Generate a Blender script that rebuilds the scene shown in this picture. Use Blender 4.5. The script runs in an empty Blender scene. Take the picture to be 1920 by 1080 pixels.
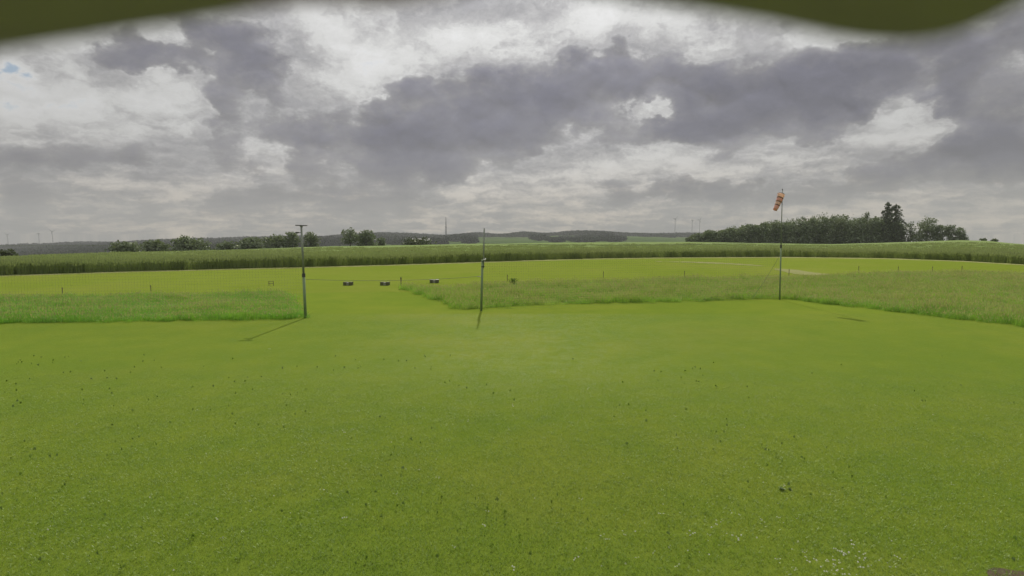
import bpy, bmesh, math, random
import numpy as np
from mathutils import Vector, Matrix

random.seed(7)
R = np.random.default_rng(11)
SC = bpy.context.scene
COL = SC.collection
rad = math.radians

# ------------------------------------------------------------------ camera
F = 1144.0                      # focal length in pixels of a 1920 wide frame
H = 3.0                         # eye height in metres
PITCH = math.atan(100.0 / F)    # looking slightly down
cam_d = bpy.data.cameras.new('camera')
cam = bpy.data.objects.new('camera', cam_d)
COL.objects.link(cam)
cam.location = (0, 0, H)
cam.rotation_euler = (math.pi / 2 - PITCH, 0, 0)
cam_d.sensor_width = 36.0
cam_d.lens = 36.0 * F / 1920.0
cam_d.clip_start = 0.02
cam_d.clip_end = 30000
cam_d.dof.use_dof = True
cam_d.dof.focus_distance = 40.0
cam_d.dof.aperture_fstop = 2.1
SC.camera = cam

def slope(px, py):
    """direction of a sight line: sideways and upward per metre of depth"""
    cx, cy = (px - 960.0) / F, -(py - 540.0) / F
    c, s = math.cos(PITCH), math.sin(PITCH)
    dy = c + s * cy
    dz = -s + c * cy
    return cx / dy, dz / dy

def at(px, py, z=0.0):
    sx, sz = slope(px, py)
    d = (z - H) / sz
    return Vector((sx * d, d, z))

def atd(px, py, d):
    sx, sz = slope(px, py)
    return Vector((sx * d, d, H + sz * d))

# ------------------------------------------------------------------ light
SUN_EL, SUN_AZ = rad(35.0), rad(0.5)       # azimuth counted to the right of the view axis
SC.view_settings.view_transform = 'Standard'
SC.view_settings.look = 'None'
SC.view_settings.exposure = 0.0
SC.view_settings.gamma = 1.0
SC.view_settings.use_curve_mapping = False
SC.cycles.max_bounces = 6
SC.cycles.diffuse_bounces = 3
SC.cycles.transmission_bounces = 3
SC.cycles.transparent_max_bounces = 8
SC.cycles.volume_bounces = 1
SC.cycles.use_denoising = True
sun_dir = Vector((math.cos(SUN_EL) * math.sin(SUN_AZ), math.cos(SUN_EL) * math.cos(SUN_AZ), math.sin(SUN_EL)))
sun_d = bpy.data.lights.new('sun', 'SUN')
sun_d.energy = 3.8
sun_d.angle = rad(0.7)
sun_d.color = (1.0, 0.94, 0.84)
sun = bpy.data.objects.new('sun', sun_d)
COL.objects.link(sun)
sun.rotation_euler = sun_dir.to_track_quat('Z', 'Y').to_euler()
sun.location = (0, 0, 50)

class N:
    """small helper for node trees"""
    def __init__(s, tree): s.t = tree
    def new(s, typ, **kw):
        n = s.t.nodes.new(typ)
        for k, v in kw.items(): setattr(n, k, v)
        return n
    def put(s, sock, v):
        if isinstance(v, bpy.types.NodeSocket): s.t.links.new(v, sock)
        elif v is not None: sock.default_value = v
    def m(s, op, a, b=None, c=None, clamp=False):
        n = s.new('ShaderNodeMath', operation=op, use_clamp=clamp)
        for i, v in enumerate((a, b, c)):
            s.put(n.inputs[i], v)
        return n.outputs[0]
    def v(s, op, a, b=None, c=None, scale=None):
        n = s.new('ShaderNodeVectorMath', operation=op)
        s.put(n.inputs[0], a); s.put(n.inputs[1], b)
        if c is not None: s.put(n.inputs[2], c)
        if scale is not None: s.put(n.inputs['Scale'], scale)
        return n.outputs['Value'] if op in ('DOT_PRODUCT', 'LENGTH') else n.outputs[0]
    def noise(s, vec, scale, detail=4, rough=0.5, col=False, lac=2.0, dist=0.0):
        n = s.new('ShaderNodeTexNoise')
        s.put(n.inputs['Vector'], vec)
        n.inputs['Scale'].default_value = scale
        n.inputs['Detail'].default_value = detail
        n.inputs['Roughness'].default_value = rough
        n.inputs['Lacunarity'].default_value = lac
        n.inputs['Distortion'].default_value = dist
        return n.outputs['Color'] if col else n.outputs['Fac']
    def ramp(s, fac, stops, interp='LINEAR'):
        n = s.new('ShaderNodeValToRGB')
        n.color_ramp.interpolation = interp
        el = n.color_ramp.elements
        while len(el) < len(stops): el.new(0.5)
        for e, (p, c) in zip(el, stops):
            e.position = p
            e.color = (c, c, c, 1) if not isinstance(c, tuple) else c + (1,)
        s.put(n.inputs[0], fac)
        return n.outputs[0]
    def smooth(s, x, lo, hi):
        n = s.new('ShaderNodeMapRange', interpolation_type='SMOOTHSTEP')
        s.put(n.inputs[0], x)
        n.inputs[1].default_value, n.inputs[2].default_value = lo, hi
        return n.outputs[0]
    def mix(s, fac, a, b, typ='MIX'):
        n = s.new('ShaderNodeMix', data_type='RGBA', blend_type=typ)
        s.put(n.inputs[0], fac)
        for i, v in ((6, a), (7, b)):
            s.put(n.inputs[i], v if not isinstance(v, tuple) or len(v) == 4 else v + (1,))
        return n.outputs[2]

world = bpy.data.worlds.new('World')
SC.world = world
world.use_nodes = True
def build_sky():
    t = world.node_tree
    t.nodes.clear()
    k = N(t)
    tc = k.new('ShaderNodeTexCoord')
    d = k.v('NORMALIZE', tc.outputs['Generated'])
    sep = k.new('ShaderNodeSeparateXYZ'); k.put(sep.inputs[0], d)
    X, Y, Z = sep.outputs
    az = k.m('ARCTAN2', X, Y)
    zpos = k.m('MAXIMUM', Z, 0.0)
    el = k.m('ARCSINE', zpos)
    # coordinates on a cloud layer overhead, and on the sphere itself
    inv = k.m('DIVIDE', 1.0, k.m('ADD', zpos, 0.17))
    comb = k.new('ShaderNodeCombineXYZ')
    k.put(comb.inputs[0], k.m('MULTIPLY', X, inv)); k.put(comb.inputs[1], k.m('MULTIPLY', Y, inv)); comb.inputs[2].default_value = 3.7
    plane = comb.outputs[0]
    c2 = k.new('ShaderNodeCombineXYZ')
    k.put(c2.inputs[0], az); k.put(c2.inputs[1], k.m('MULTIPLY', el, 1.45)); c2.inputs[2].default_value = 1.3
    ang = c2.outputs[0]
    # lumpy displacement of the cloud outlines
    w1 = k.v('SUBTRACT', k.noise(ang, 7.0, 5, 0.55, col=True), (0.5, 0.5, 0.5))
    w2 = k.v('SUBTRACT', k.noise(ang, 26.0, 4, 0.6, col=True), (0.5, 0.5, 0.5))
    warp = k.v('ADD', k.v('SCALE', w1, scale=0.17), k.v('SCALE', w2, scale=0.075))
    c3 = k.new('ShaderNodeCombineXYZ'); k.put(c3.inputs[0], az); k.put(c3.inputs[1], el)
    p = k.v('ADD', c3.outputs[0], k.v('MULTIPLY', warp, (1.0, 0.55, 0.0)))
    # cloud banks: x, y, half width, half height (pixels of the photo) and thickness
    banks = BANKS
    total = None
    for (px, py, rx, ry, wgt) in banks:
        sx, sz = slope(px, py)
        a0, e0 = math.atan2(sx, 1), math.atan2(sz, math.hypot(sx, 1))
        sx1, _ = slope(px + rx, py); sx0, _ = slope(px - rx, py)
        ra = (math.atan(sx1) - math.atan(sx0)) / 2
        re = ry / F * 0.95
        q = k.v('MULTIPLY_ADD', p, (1 / ra, 1 / re, 0), (-a0 / ra, -e0 / re, 0))
        g = k.m('POWER', 0.3679, k.v('DOT_PRODUCT', q, q))
        total = k.m('MULTIPLY_ADD', g, wgt, total if total is not None else 0.0)
    def puffs(vec, scale, detail=3.0):
        n = k.new('ShaderNodeTexNoise', noise_type='RIDGED_MULTIFRACTAL', normalize=True)
        k.put(n.inputs['Vector'], vec)
        for nm, v in (('Scale', scale), ('Detail', detail), ('Roughness', 0.5), ('Lacunarity', 2.1), ('Offset', 0.9), ('Gain', 1.2)):
            n.inputs[nm].default_value = v
        return k.m('SUBTRACT', 1.0, n.outputs['Fac'])
    angw = k.v('ADD', ang, k.v('SCALE', w2, scale=0.03))
    up = k.v('ADD', angw, (0.0, 0.016, 0.0))
    pl2 = k.v('ADD', plane, k.v('SCALE', w2, scale=0.35))
    big = k.noise(plane, 0.9, 5, 0.55, dist=0.2)
    fine = k.noise(pl2, 3.4, 6, 0.62)
    lump = k.noise(angw, 13.0, 6, 0.55)
    puff = puffs(angw, 10.0)
    low = k.m('POWER', k.m('SUBTRACT', 1.0, k.smooth(el, 0.0, rad(11))), 2.0)
    # a high thin sheet, brighter where it thins
    sheet = k.m('ADD', 0.43, k.m('MULTIPLY', total, 0.7))
    for nz, mid, amp in ((big, 0.5, 0.45), (fine, 0.5, 1.15), (lump, 0.5, 0.40)):
        sheet = k.m('MULTIPLY_ADD', k.m('SUBTRACT', nz, mid), amp, sheet)
    c_sheet = k.ramp(sheet, SHEET_RAMP)
    # heaped cloud below it: sharper outlines, dark bases, paler tops
    heap = k.m('ADD', 0.035, k.m('MULTIPLY', total, 1.5))
    for nz, mid, amp in ((big, 0.5, 0.45), (lump, 0.5, 1.0), (puff, 0.5, 0.20), (fine, 0.5, 0.25)):
        heap = k.m('MULTIPLY_ADD', k.m('SUBTRACT', nz, mid), amp, heap)
    c_heap = k.ramp(heap, HEAP_RAMP)
    rel = k.m('MULTIPLY', k.m('SUBTRACT', lump, k.noise(up, 13.0, 6, 0.55)), 1.1)
    rel = k.m('MULTIPLY_ADD', k.m('SUBTRACT', puff, puffs(up, 10.0)), 0.30, rel)
    rel = k.m('MULTIPLY', rel, k.m('SUBTRACT', 1.0, k.m('MULTIPLY', low, 0.5)))
    c_heap = k.v('SCALE', c_heap, scale=k.m('ADD', 1.0, rel))
    mask = k.smooth(heap, 0.01, 0.25)
    rim = k.m('MULTIPLY', k.smooth(heap, -0.06, 0.07), k.m('SUBTRACT', 1.0, k.smooth(heap, 0.07, 0.2)))
    c_sheet = k.v('SCALE', c_sheet, scale=k.m('MULTIPLY_ADD', rim, 0.14, 1.0))
    col = k.mix(k.m('MULTIPLY', mask, 0.93), c_sheet, c_heap)
    dens = sheet
    # thin bright cloud lets the sun through; more light towards the sun and the zenith
    sd = k.v('DOT_PRODUCT', d, tuple(sun_dir))
    glow = k.m('POWER', k.m('MAXIMUM', sd, 0.0), 9.0)
    zen = k.smooth(el, rad(23), rad(65))
    gain = k.m('ADD', k.m('MULTIPLY_ADD', glow, 0.52, 0.81), k.m('MULTIPLY', zen, ZENITH))
    # warmer and evener low over the horizon
    warm = k.ramp(dens, [(0.18, (0.72, 0.60, 0.46)), (0.48, (0.275, 0.262, 0.25)), (0.8, (0.18, 0.182, 0.195))])
    col = k.mix(k.m('MULTIPLY', low, 0.8), col, warm)
    colg = k.v('SCALE', col, scale=gain)
    bgc = k.new('ShaderNodeBackground'); k.put(bgc.inputs[0], colg); bgc.inputs[1].default_value = 1.0
    sky = k.new('ShaderNodeTexSky', sky_type='NISHITA', sun_disc=False, sun_elevation=SUN_EL, sun_rotation=SUN_AZ)
    bgs = k.new('ShaderNodeBackground'); k.put(bgs.inputs[0], sky.outputs[0]); bgs.inputs[1].default_value = 0.07
    cover = k.smooth(dens, -0.22, 0.04)
    mx = k.new('ShaderNodeMixShader')
    k.put(mx.inputs[0], cover); t.links.new(bgs.outputs[0], mx.inputs[1]); t.links.new(bgc.outputs[0], mx.inputs[2])
    out = k.new('ShaderNodeOutputWorld')
    t.links.new(mx.outputs[0], out.inputs[0])

HAZE = 0.00016
ZENITH = 1.2
SHEET_RAMP = [(0.0, (0.76, 0.76, 0.76)), (0.24, (0.66, 0.66, 0.655)), (0.42, (0.465, 0.46, 0.468)), (0.58, (0.345, 0.342, 0.358)), (0.85, (0.26, 0.258, 0.285))]
HEAP_RAMP = [(0.0, (0.40, 0.40, 0.405)), (0.2, (0.290, 0.285, 0.308)), (0.42, (0.205, 0.203, 0.242)), (0.75, (0.152, 0.152, 0.198))]
BANKS = [
    (760, 290, 150, 55, .42), (690, 240, 110, 60, .18), (900, 215, 170, 62, .36), (1010, 165, 170, 50, .28),
    (1150, 125, 190, 45, .22), (780, 150, 90, 28, .15), (1400, 190, 180, 48, .48), (1500, 130, 150, 38, .28),
    (1280, 235, 100, 22, .30), (1545, 190, 50, 45, .28), (1700, 105, 160, 40, .25), (1860, 110, 110, 70, .25),
    (1800, 190, 60, 38, .32), (1840, 290, 160, 34, .42), (1905, 235, 50, 45, .28), (1650, 325, 240, 25, .16),
    (460, 90, 80, 45, .45), (230, 108, 100, 32, .28), (330, 132, 110, 28, .18), (430, 215, 100, 60, .22),
    (185, 205, 50, 20, .2), (300, 262, 80, 22, .15), (120, 315, 190, 28, .22), (500, 370, 150, 24, .2),
    (700, 378, 140, 20, .2), (1270, 375, 160, 20, .22), (1430, 372, 190, 24, .25), (20, 390, 60, 36, .25),
    (1110, 262, 90, 16, .12), (560, 250, 60, 50, .1),
    (640, 120, 60, 58, -.46), (740, 105, 120, 34, -.28), (920, 62, 130, 34, -.5), (1180, 55, 150, 40, -.38),
    (1320, 85, 55, 22, -.32), (80, 165, 110, 55, -.4), (290, 215, 85, 26, -.4), (340, 170, 60, 20, -.2),
    (1220, 200, 45, 20, -.42), (1665, 200, 80, 42, -.42), (1750, 250, 60, 26, -.28), (880, 360, 85, 14, -.45),
    (1130, 305, 110, 34, -.28), (1420, 318, 190, 24, -.24), (1100, 402, 210, 14, -.3), (1600, 402, 240, 16, -.25),
    (250, 350, 150, 16, -.3), (70, 425, 120, 20, -.15), (1640, 260, 120, 18, -.25), (290, 90, 40, 18, -.3),
    (14, 128, 30, 14, -.62), (590, 35, 60, 30, -.3), (1780, 95, 40, 16, -.2),
]
build_sky()

# ------------------------------------------------------------------ helpers
def link(o, parent=None):
    COL.objects.link(o)
    if parent is not None: o.parent = parent
    return o

def tag(o, label=None, cat=None, group=None, kind=None):
    if label: o['label'] = label
    if cat: o['category'] = cat
    if group: o['group'] = group
    if kind: o['kind'] = kind
    return o

def empty(name, loc=(0, 0, 0), rz=0.0):
    o = bpy.data.objects.new(name, None)
    o.location = loc
    o.rotation_euler = (0, 0, rz)
    o.empty_display_size = 0.2
    return link(o)

def mesh_obj(name, verts, faces, mat, parent=None, smooth=False):
    me = bpy.data.meshes.new(name)
    me.from_pydata([tuple(map(float, v)) for v in verts], [], [tuple(int(i) for i in f) for f in faces])
    me.materials.append(mat)
    if smooth:
        me.polygons.foreach_set('use_smooth', [True] * len(me.polygons))
    me.update()
    return link(bpy.data.objects.new(name, me), parent)

class MB:
    """collects simple solids into one mesh"""
    def __init__(s): s.v, s.f = [], []
    def add(s, v, f):
        b = len(s.v)
        s.v += [tuple(x) for x in v]
        s.f += [tuple(i + b for i in q) for q in f]
        return s
    def box(s, c, size, M=None, bev=0.0):
        bm = bmesh.new()
        bmesh.ops.create_cube(bm, size=1.0)
        bmesh.ops.scale(bm, vec=size, verts=bm.verts)
        if bev > 0:
            bmesh.ops.bevel(bm, geom=bm.edges[:], offset=bev, segments=2, affect='EDGES')
        if M is not None: bmesh.ops.transform(bm, matrix=M, verts=bm.verts)
        bmesh.ops.translate(bm, vec=c, verts=bm.verts)
        bm.verts.index_update()
        s.add([v.co[:] for v in bm.verts], [[v.index for v in f.verts] for f in bm.faces])
        bm.free()
        return s
    def tube(s, pts, radii, n=8, cap=True):
        pts = [Vector(p) for p in pts]
        if not hasattr(radii, '__len__'): radii = [radii] * len(pts)
        b = len(s.v)
        for i, p in enumerate(pts):
            d = (pts[min(i + 1, len(pts) - 1)] - pts[max(i - 1, 0)]).normalized()
            u = d.cross(Vector((0, 1, 0)) if abs(d.y) < 0.9 else Vector((1, 0, 0))).normalized()
            w = d.cross(u)
            for j in range(n):
                a = 2 * math.pi * j / n
                s.v.append(tuple(p + radii[i] * (math.cos(a) * u + math.sin(a) * w)))
        for i in range(len(pts) - 1):
            for j in range(n):
                s.f.append((b + i * n + j, b + i * n + (j + 1) % n, b + (i + 1) * n + (j + 1) % n, b + (i + 1) * n + j))
        if cap:
            s.f.append(tuple(b + j for j in range(n - 1, -1, -1)))
            e = b + (len(pts) - 1) * n
            s.f.append(tuple(e + j for j in range(n)))
        return s
    def build(s, name, mat, parent=None, smooth=False):
        return mesh_obj(name, s.v, s.f, mat, parent, smooth)

def interp(x, tab):
    return float(np.interp(x, [a for a, b in tab], [b for a, b in tab]))

# ------------------------------------------------------------------ materials
def mat_new(name):
    m = bpy.data.materials.new(name)
    m.use_nodes = True
    m.node_tree.nodes.clear()
    return m, N(m.node_tree)

def finish(m, k, sh, disp=None):
    o = k.new('ShaderNodeOutputMaterial')
    m.node_tree.links.new(sh, o.inputs[0])
    return m

def solid(name, col, rough=0.6, metal=0.0, var=0.12, scale=20.0, translucent=0.0):
    m, k = mat_new(name)
    tc = k.new('ShaderNodeTexCoord')
    n = k.noise(tc.outputs['Object'], scale, 5, 0.6)
    c = k.mix(n, tuple(x * (1 - var * 2) for x in col), tuple(min(1, x * (1 + var * 2)) for x in col))
    p = k.new('ShaderNodeBsdfPrincipled')
    k.put(p.inputs['Base Color'], c)
    p.inputs['Roughness'].default_value = rough
    p.inputs['Metallic'].default_value = metal
    sh = p.outputs[0]
    if translucent:
        tr = k.new('ShaderNodeBsdfTranslucent'); k.put(tr.inputs[0], c)
        mx = k.new('ShaderNodeMixShader'); mx.inputs[0].default_value = translucent
        m.node_tree.links.new(sh, mx.inputs[1]); m.node_tree.links.new(tr.outputs[0], mx.inputs[2])
        sh = mx.outputs[0]
    return finish(m, k, sh)

def turf_colour(k, pos, a, b, dry, big=0.11, mid=0.9, dry_amt=0.35):
    """patchy turf: two greens and a drier tone, by place in the world"""
    n1 = k.noise(pos, big, 4, 0.55)
    n2 = k.noise(pos, mid, 5, 0.6)
    n3 = k.noise(k.v('ADD', pos, (31, 17, 5)), big * 1.7, 4, 0.6)
    c = k.mix(k.smooth(k.m('MULTIPLY_ADD', n2, 0.5, k.m('MULTIPLY', n1, 0.5)), 0.36, 0.64), a, b)
    return k.mix(k.m('MULTIPLY', k.smooth(n3, 0.46, 0.74), dry_amt), c, dry)

LAWN_A, LAWN_B, LAWN_DRY = (0.118, 0.172, 0.022), (0.144, 0.190, 0.024), (0.185, 0.200, 0.036)

def blades(name, a, b, dry, big=0.11, mid=0.9, dry_amt=0.35, trans=0.42, gloss=0.06, spread=0.25):
    m, k = mat_new(name)
    g = k.new('ShaderNodeNewGeometry')
    c = turf_colour(k, g.outputs['Position'], a, b, dry, big, mid, dry_amt)
    oi = k.new('ShaderNodeObjectInfo')
    f = k.m('MULTIPLY_ADD', oi.outputs['Random'], spread, 1.0 - spread / 2)
    c = k.v('SCALE', c, scale=f)
    df = k.new('ShaderNodeBsdfDiffuse'); k.put(df.inputs[0], c)
    tr = k.new('ShaderNodeBsdfTranslucent'); k.put(tr.inputs[0], k.v('MULTIPLY', c, (1.15, 1.1, 0.7)))
    mx = k.new('ShaderNodeMixShader'); mx.inputs[0].default_value = trans
    m.node_tree.links.new(df.outputs[0], mx.inputs[1]); m.node_tree.links.new(tr.outputs[0], mx.inputs[2])
    gl = k.new('ShaderNodeBsdfGlossy'); gl.inputs['Roughness'].default_value = 0.5; gl.inputs['Color'].default_value = (0.9, 0.95, 0.8, 1)
    m2 = k.new('ShaderNodeMixShader'); m2.inputs[0].default_value = gloss
    m.node_tree.links.new(mx.outputs[0], m2.inputs[1]); m.node_tree.links.new(gl.outputs[0], m2.inputs[2])
    return finish(m, k, m2.outputs[0])

def ground_mat(name, a, b, dry, big=0.11, mid=0.9, dry_amt=0.35, bump=0.6, fine=60.0, sheen=True):
    m, k = mat_new(name)
    g = k.new('ShaderNodeNewGeometry')
    pos = g.outputs['Position']
    c = turf_colour(k, pos, a, b, dry, big, mid, dry_amt)
    nf = k.noise(pos, fine, 4, 0.7)
    nm = k.noise(pos, 9.0, 5, 0.65)
    c = k.v('SCALE', c, scale=k.m('ADD', k.m('MULTIPLY_ADD', nf, 0.75, 0.50), k.m('MULTIPLY', nm, 0.25)))
    bp = k.new('ShaderNodeBump'); bp.inputs['Strength'].default_value = bump; bp.inputs['Distance'].default_value = 0.03
    k.put(bp.inputs['Height'], k.m('MULTIPLY_ADD', nm, 0.5, nf))
    df = k.new('ShaderNodeBsdfDiffuse'); k.put(df.inputs[0], c); k.put(df.inputs['Normal'], bp.outputs[0])
    if not sheen: return finish(m, k, df.outputs[0])
    sh = k.new('ShaderNodeBsdfSheen'); k.put(sh.inputs['Color'], k.v('ADD', k.v('SCALE', c, scale=0.75), (0.006, 0.006, 0.002))); sh.inputs['Roughness'].default_value = 0.35
    ad = k.new('ShaderNodeAddShader')
    m.node_tree.links.new(df.outputs[0], ad.inputs[0]); m.node_tree.links.new(sh.outputs[0], ad.inputs[1])
    return finish(m, k, ad.outputs[0])

M_lawn = ground_mat('mown turf', LAWN_A, LAWN_B, LAWN_DRY)
M_lawn_blade = blades('lawn blades', tuple(a * b for a, b in zip(LAWN_A, (1.52, 1.68, 1.45))), tuple(a * b for a, b in zip(LAWN_B, (1.46, 1.62, 1.42))), tuple(a * b for a, b in zip(LAWN_DRY, (1.36, 1.54, 1.36))), spread=0.08)
M_tall = blades('tall grass', (0.20, 0.38, 0.045), (0.26, 0.43, 0.055), (0.38, 0.40, 0.12), big=0.16, mid=0.6, dry_amt=0.55, trans=0.4, spread=0.3)
M_tallg = blades('lush grass', (0.17, 0.39, 0.040), (0.22, 0.43, 0.046), (0.30, 0.40, 0.07), big=0.16, mid=0.6, dry_amt=0.4, trans=0.4, spread=0.3)
M_crop = blades('cereal', (0.20, 0.265, 0.085), (0.235, 0.30, 0.10), (0.27, 0.30, 0.13), big=0.03, mid=0.25, dry_amt=0.4, trans=0.4, spread=0.25, gloss=0.03)
M_under = ground_mat('thatch under grass', (0.05, 0.08, 0.015), (0.07, 0.09, 0.02), (0.09, 0.08, 0.03))
M_field = ground_mat('cereal field', (0.175, 0.235, 0.085), (0.20, 0.26, 0.095), (0.215, 0.255, 0.105), big=0.02, mid=0.12, fine=7.0, sheen=False)
M_far = ground_mat('far fields', (0.05, 0.085, 0.025), (0.075, 0.12, 0.03), (0.11, 0.12, 0.05), big=0.0022, mid=0.006, dry_amt=0.5, bump=0.0, fine=0.05, sheen=False)
M_dirt = ground_mat('sandy track', (0.215, 0.215, 0.095), (0.185, 0.20, 0.07), (0.27, 0.25, 0.15), big=0.8, mid=2.5, fine=30)
M_straw = ground_mat('dry cut edge', (0.26, 0.26, 0.11), (0.18, 0.21, 0.06), (0.36, 0.34, 0.20), big=0.5, mid=2.0, fine=30)
M_soil = ground_mat('bare soil', (0.11, 0.085, 0.055), (0.08, 0.075, 0.045), (0.14, 0.105, 0.075), big=0.9, mid=4, fine=40)
M_leaf = blades('broad leaves', (0.12, 0.16, 0.085), (0.15, 0.19, 0.10), (0.16, 0.185, 0.11), big=0.05, mid=0.25, trans=0.22, spread=0.0)
M_leaf2 = blades('pale leaves', (0.040, 0.060, 0.018), (0.058, 0.080, 0.026), (0.07, 0.08, 0.03), big=0.05, mid=0.25, trans=0.25, spread=0.0)
M_needle = blades('needles', (0.055, 0.078, 0.042), (0.075, 0.10, 0.052), (0.09, 0.105, 0.06), big=0.05, mid=0.4, trans=0.1, spread=0.0)
M_forest = blades('far forest', (0.010, 0.022, 0.010), (0.016, 0.032, 0.014), (0.022, 0.032, 0.016), big=0.004, mid=0.02, trans=0.08, spread=0.35, gloss=0.0)
M_bark = solid('bark', (0.10, 0.085, 0.065), 0.9, var=0.25, scale=6)
M_pole = solid('weathered steel', (0.22, 0.24, 0.20), 0.55, 0.15, scale=4)
M_pole_lo = solid('green painted steel', (0.17, 0.24, 0.12), 0.6, 0.0, scale=4)
M_dark = solid('dark metal', (0.06, 0.06, 0.058), 0.5, 0.2)
M_wood = solid('weathered wood', (0.14, 0.115, 0.08), 0.9, var=0.25, scale=25)
M_cord = solid('net cord', (0.16, 0.18, 0.13), 0.8)
M_cordp = solid('pale rope', (0.34, 0.35, 0.28), 0.8)
M_white = solid('white plastic', (0.75, 0.75, 0.72), 0.45, var=0.04)
M_conc = solid('pale board', (0.27, 0.28, 0.21), 0.8, var=0.15)
M_box = solid('dark box', (0.11, 0.115, 0.055), 0.95, var=0.2)
M_orange = solid('orange cloth', (0.85, 0.50, 0.38), 0.8, var=0.05, translucent=0.45)
M_salmon = solid('pale salmon cloth', (0.88, 0.66, 0.52), 0.8, var=0.05, translucent=0.5)
M_band = solid('brown band cloth', (0.16, 0.09, 0.06), 0.85, var=0.1)
M_turb = solid('turbine grey', (0.14, 0.145, 0.15), 0.5, var=0.02)
M_mast = solid('mast grey', (0.09, 0.09, 0.095), 0.7, var=0.03)
M_wall = solid('rendered wall', (0.45, 0.43, 0.38), 0.8, var=0.08, scale=1)
M_roof = solid('pale roof sheet', (0.24, 0.24, 0.22), 0.8, var=0.04, scale=1)
M_daisy = solid('white petals', (0.62, 0.62, 0.52), 0.7, var=0.05, translucent=0.3)
M_clover = blades('clover leaves', (0.10, 0.175, 0.026), (0.125, 0.195, 0.032), (0.14, 0.19, 0.04), trans=0.35, spread=0.3)
M_weed = blades('weed leaves', (0.11, 0.18, 0.03), (0.13, 0.20, 0.04), (0.14, 0.19, 0.045), trans=0.3, spread=0.2)

# ------------------------------------------------------------------ instanced "stuff": tufts picked and placed by plain arrays
def scatter_tree(nvar):
    t = bpy.data.node_groups.new('place tufts', 'GeometryNodeTree')
    t.interface.new_socket('Geometry', in_out='INPUT', socket_type='NodeSocketGeometry')
    t.interface.new_socket('Geometry', in_out='OUTPUT', socket_type='NodeSocketGeometry')
    L = t.links.new
    gi, go = t.nodes.new('NodeGroupInput'), t.nodes.new('NodeGroupOutput')
    def attr(nm, typ):
        a = t.nodes.new('GeometryNodeInputNamedAttribute'); a.data_type = typ
        a.inputs['Name'].default_value = nm
        return a.outputs[0]
    var = attr('variant', 'INT')
    def sep(v):
        c = t.nodes.new('FunctionNodeCompare'); c.data_type = 'INT'; c.operation = 'EQUAL'
        ins = [i for i in c.inputs if i.type == 'INT']
        L(var, ins[0]); ins[1].default_value = v
        s = t.nodes.new('GeometryNodeSeparateGeometry'); s.domain = 'POINT'
        L(gi.outputs[0], s.inputs[0]); L(c.outputs[0], s.inputs[1])
        return s.outputs[0]
    j = t.nodes.new('GeometryNodeGeometryToInstance')
    for v in range(nvar, 0, -1):
        L(sep(v), j.inputs[0])
    ip = t.nodes.new('GeometryNodeInstanceOnPoints')
    L(sep(0), ip.inputs['Points']); L(j.outputs[0], ip.inputs['Instance'])
    ip.inputs['Pick Instance'].default_value = True
    L(attr('pick', 'INT'), ip.inputs['Instance Index'])
    e = t.nodes.new('FunctionNodeEulerToRotation')
    L(attr('turn', 'FLOAT_VECTOR'), e.inputs[0]); L(e.outputs[0], ip.inputs['Rotation'])
    L(attr('size', 'FLOAT_VECTOR'), ip.inputs['Scale'])
    L(ip.outputs[0], go.inputs[0])
    return t

_trees = {}
def scatter(name, protos, mats, pts, turn, size, pick):
    """protos: list of (verts, faces, material index per face)"""
    V, Fs, var, mi = [], [], [], []
    for i, (v, f, m) in enumerate(protos):
        b = len(V)
        V += list(v); Fs += [tuple(int(x) + b for x in q) for q in f]
        var += [i + 1] * len(v); mi += list(m)
    n0, n = len(V), len(pts)
    me = bpy.data.meshes.new(name)
    me.from_pydata([tuple(map(float, x)) for x in V] + [tuple(map(float, x)) for x in pts], [], Fs)
    for m in mats: me.materials.append(m)
    me.polygons.foreach_set('material_index', mi)
    for nm, typ, pad, dat in (('variant', 'INT', var, np.zeros(n, int)), ('pick', 'INT', [0] * n0, pick)):
        a = me.attributes.new(nm, typ, 'POINT')
        a.data.foreach_set('value', np.concatenate([np.array(pad, dtype=np.int32), np.array(dat, dtype=np.int32)]))
    for nm, dat in (('turn', turn), ('size', size)):
        a = me.attributes.new(nm, 'FLOAT_VECTOR', 'POINT')
        a.data.foreach_set('vector', np.concatenate([np.zeros((n0, 3)), np.asarray(dat, float)]).astype(np.float32).ravel())
    o = link(bpy.data.objects.new(name, me))
    k = len(protos)
    if k not in _trees: _trees[k] = scatter_tree(k)
    md = o.modifiers.new('place', 'NODES'); md.node_group = _trees[k]
    o['kind'] = 'stuff'
    return o

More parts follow.
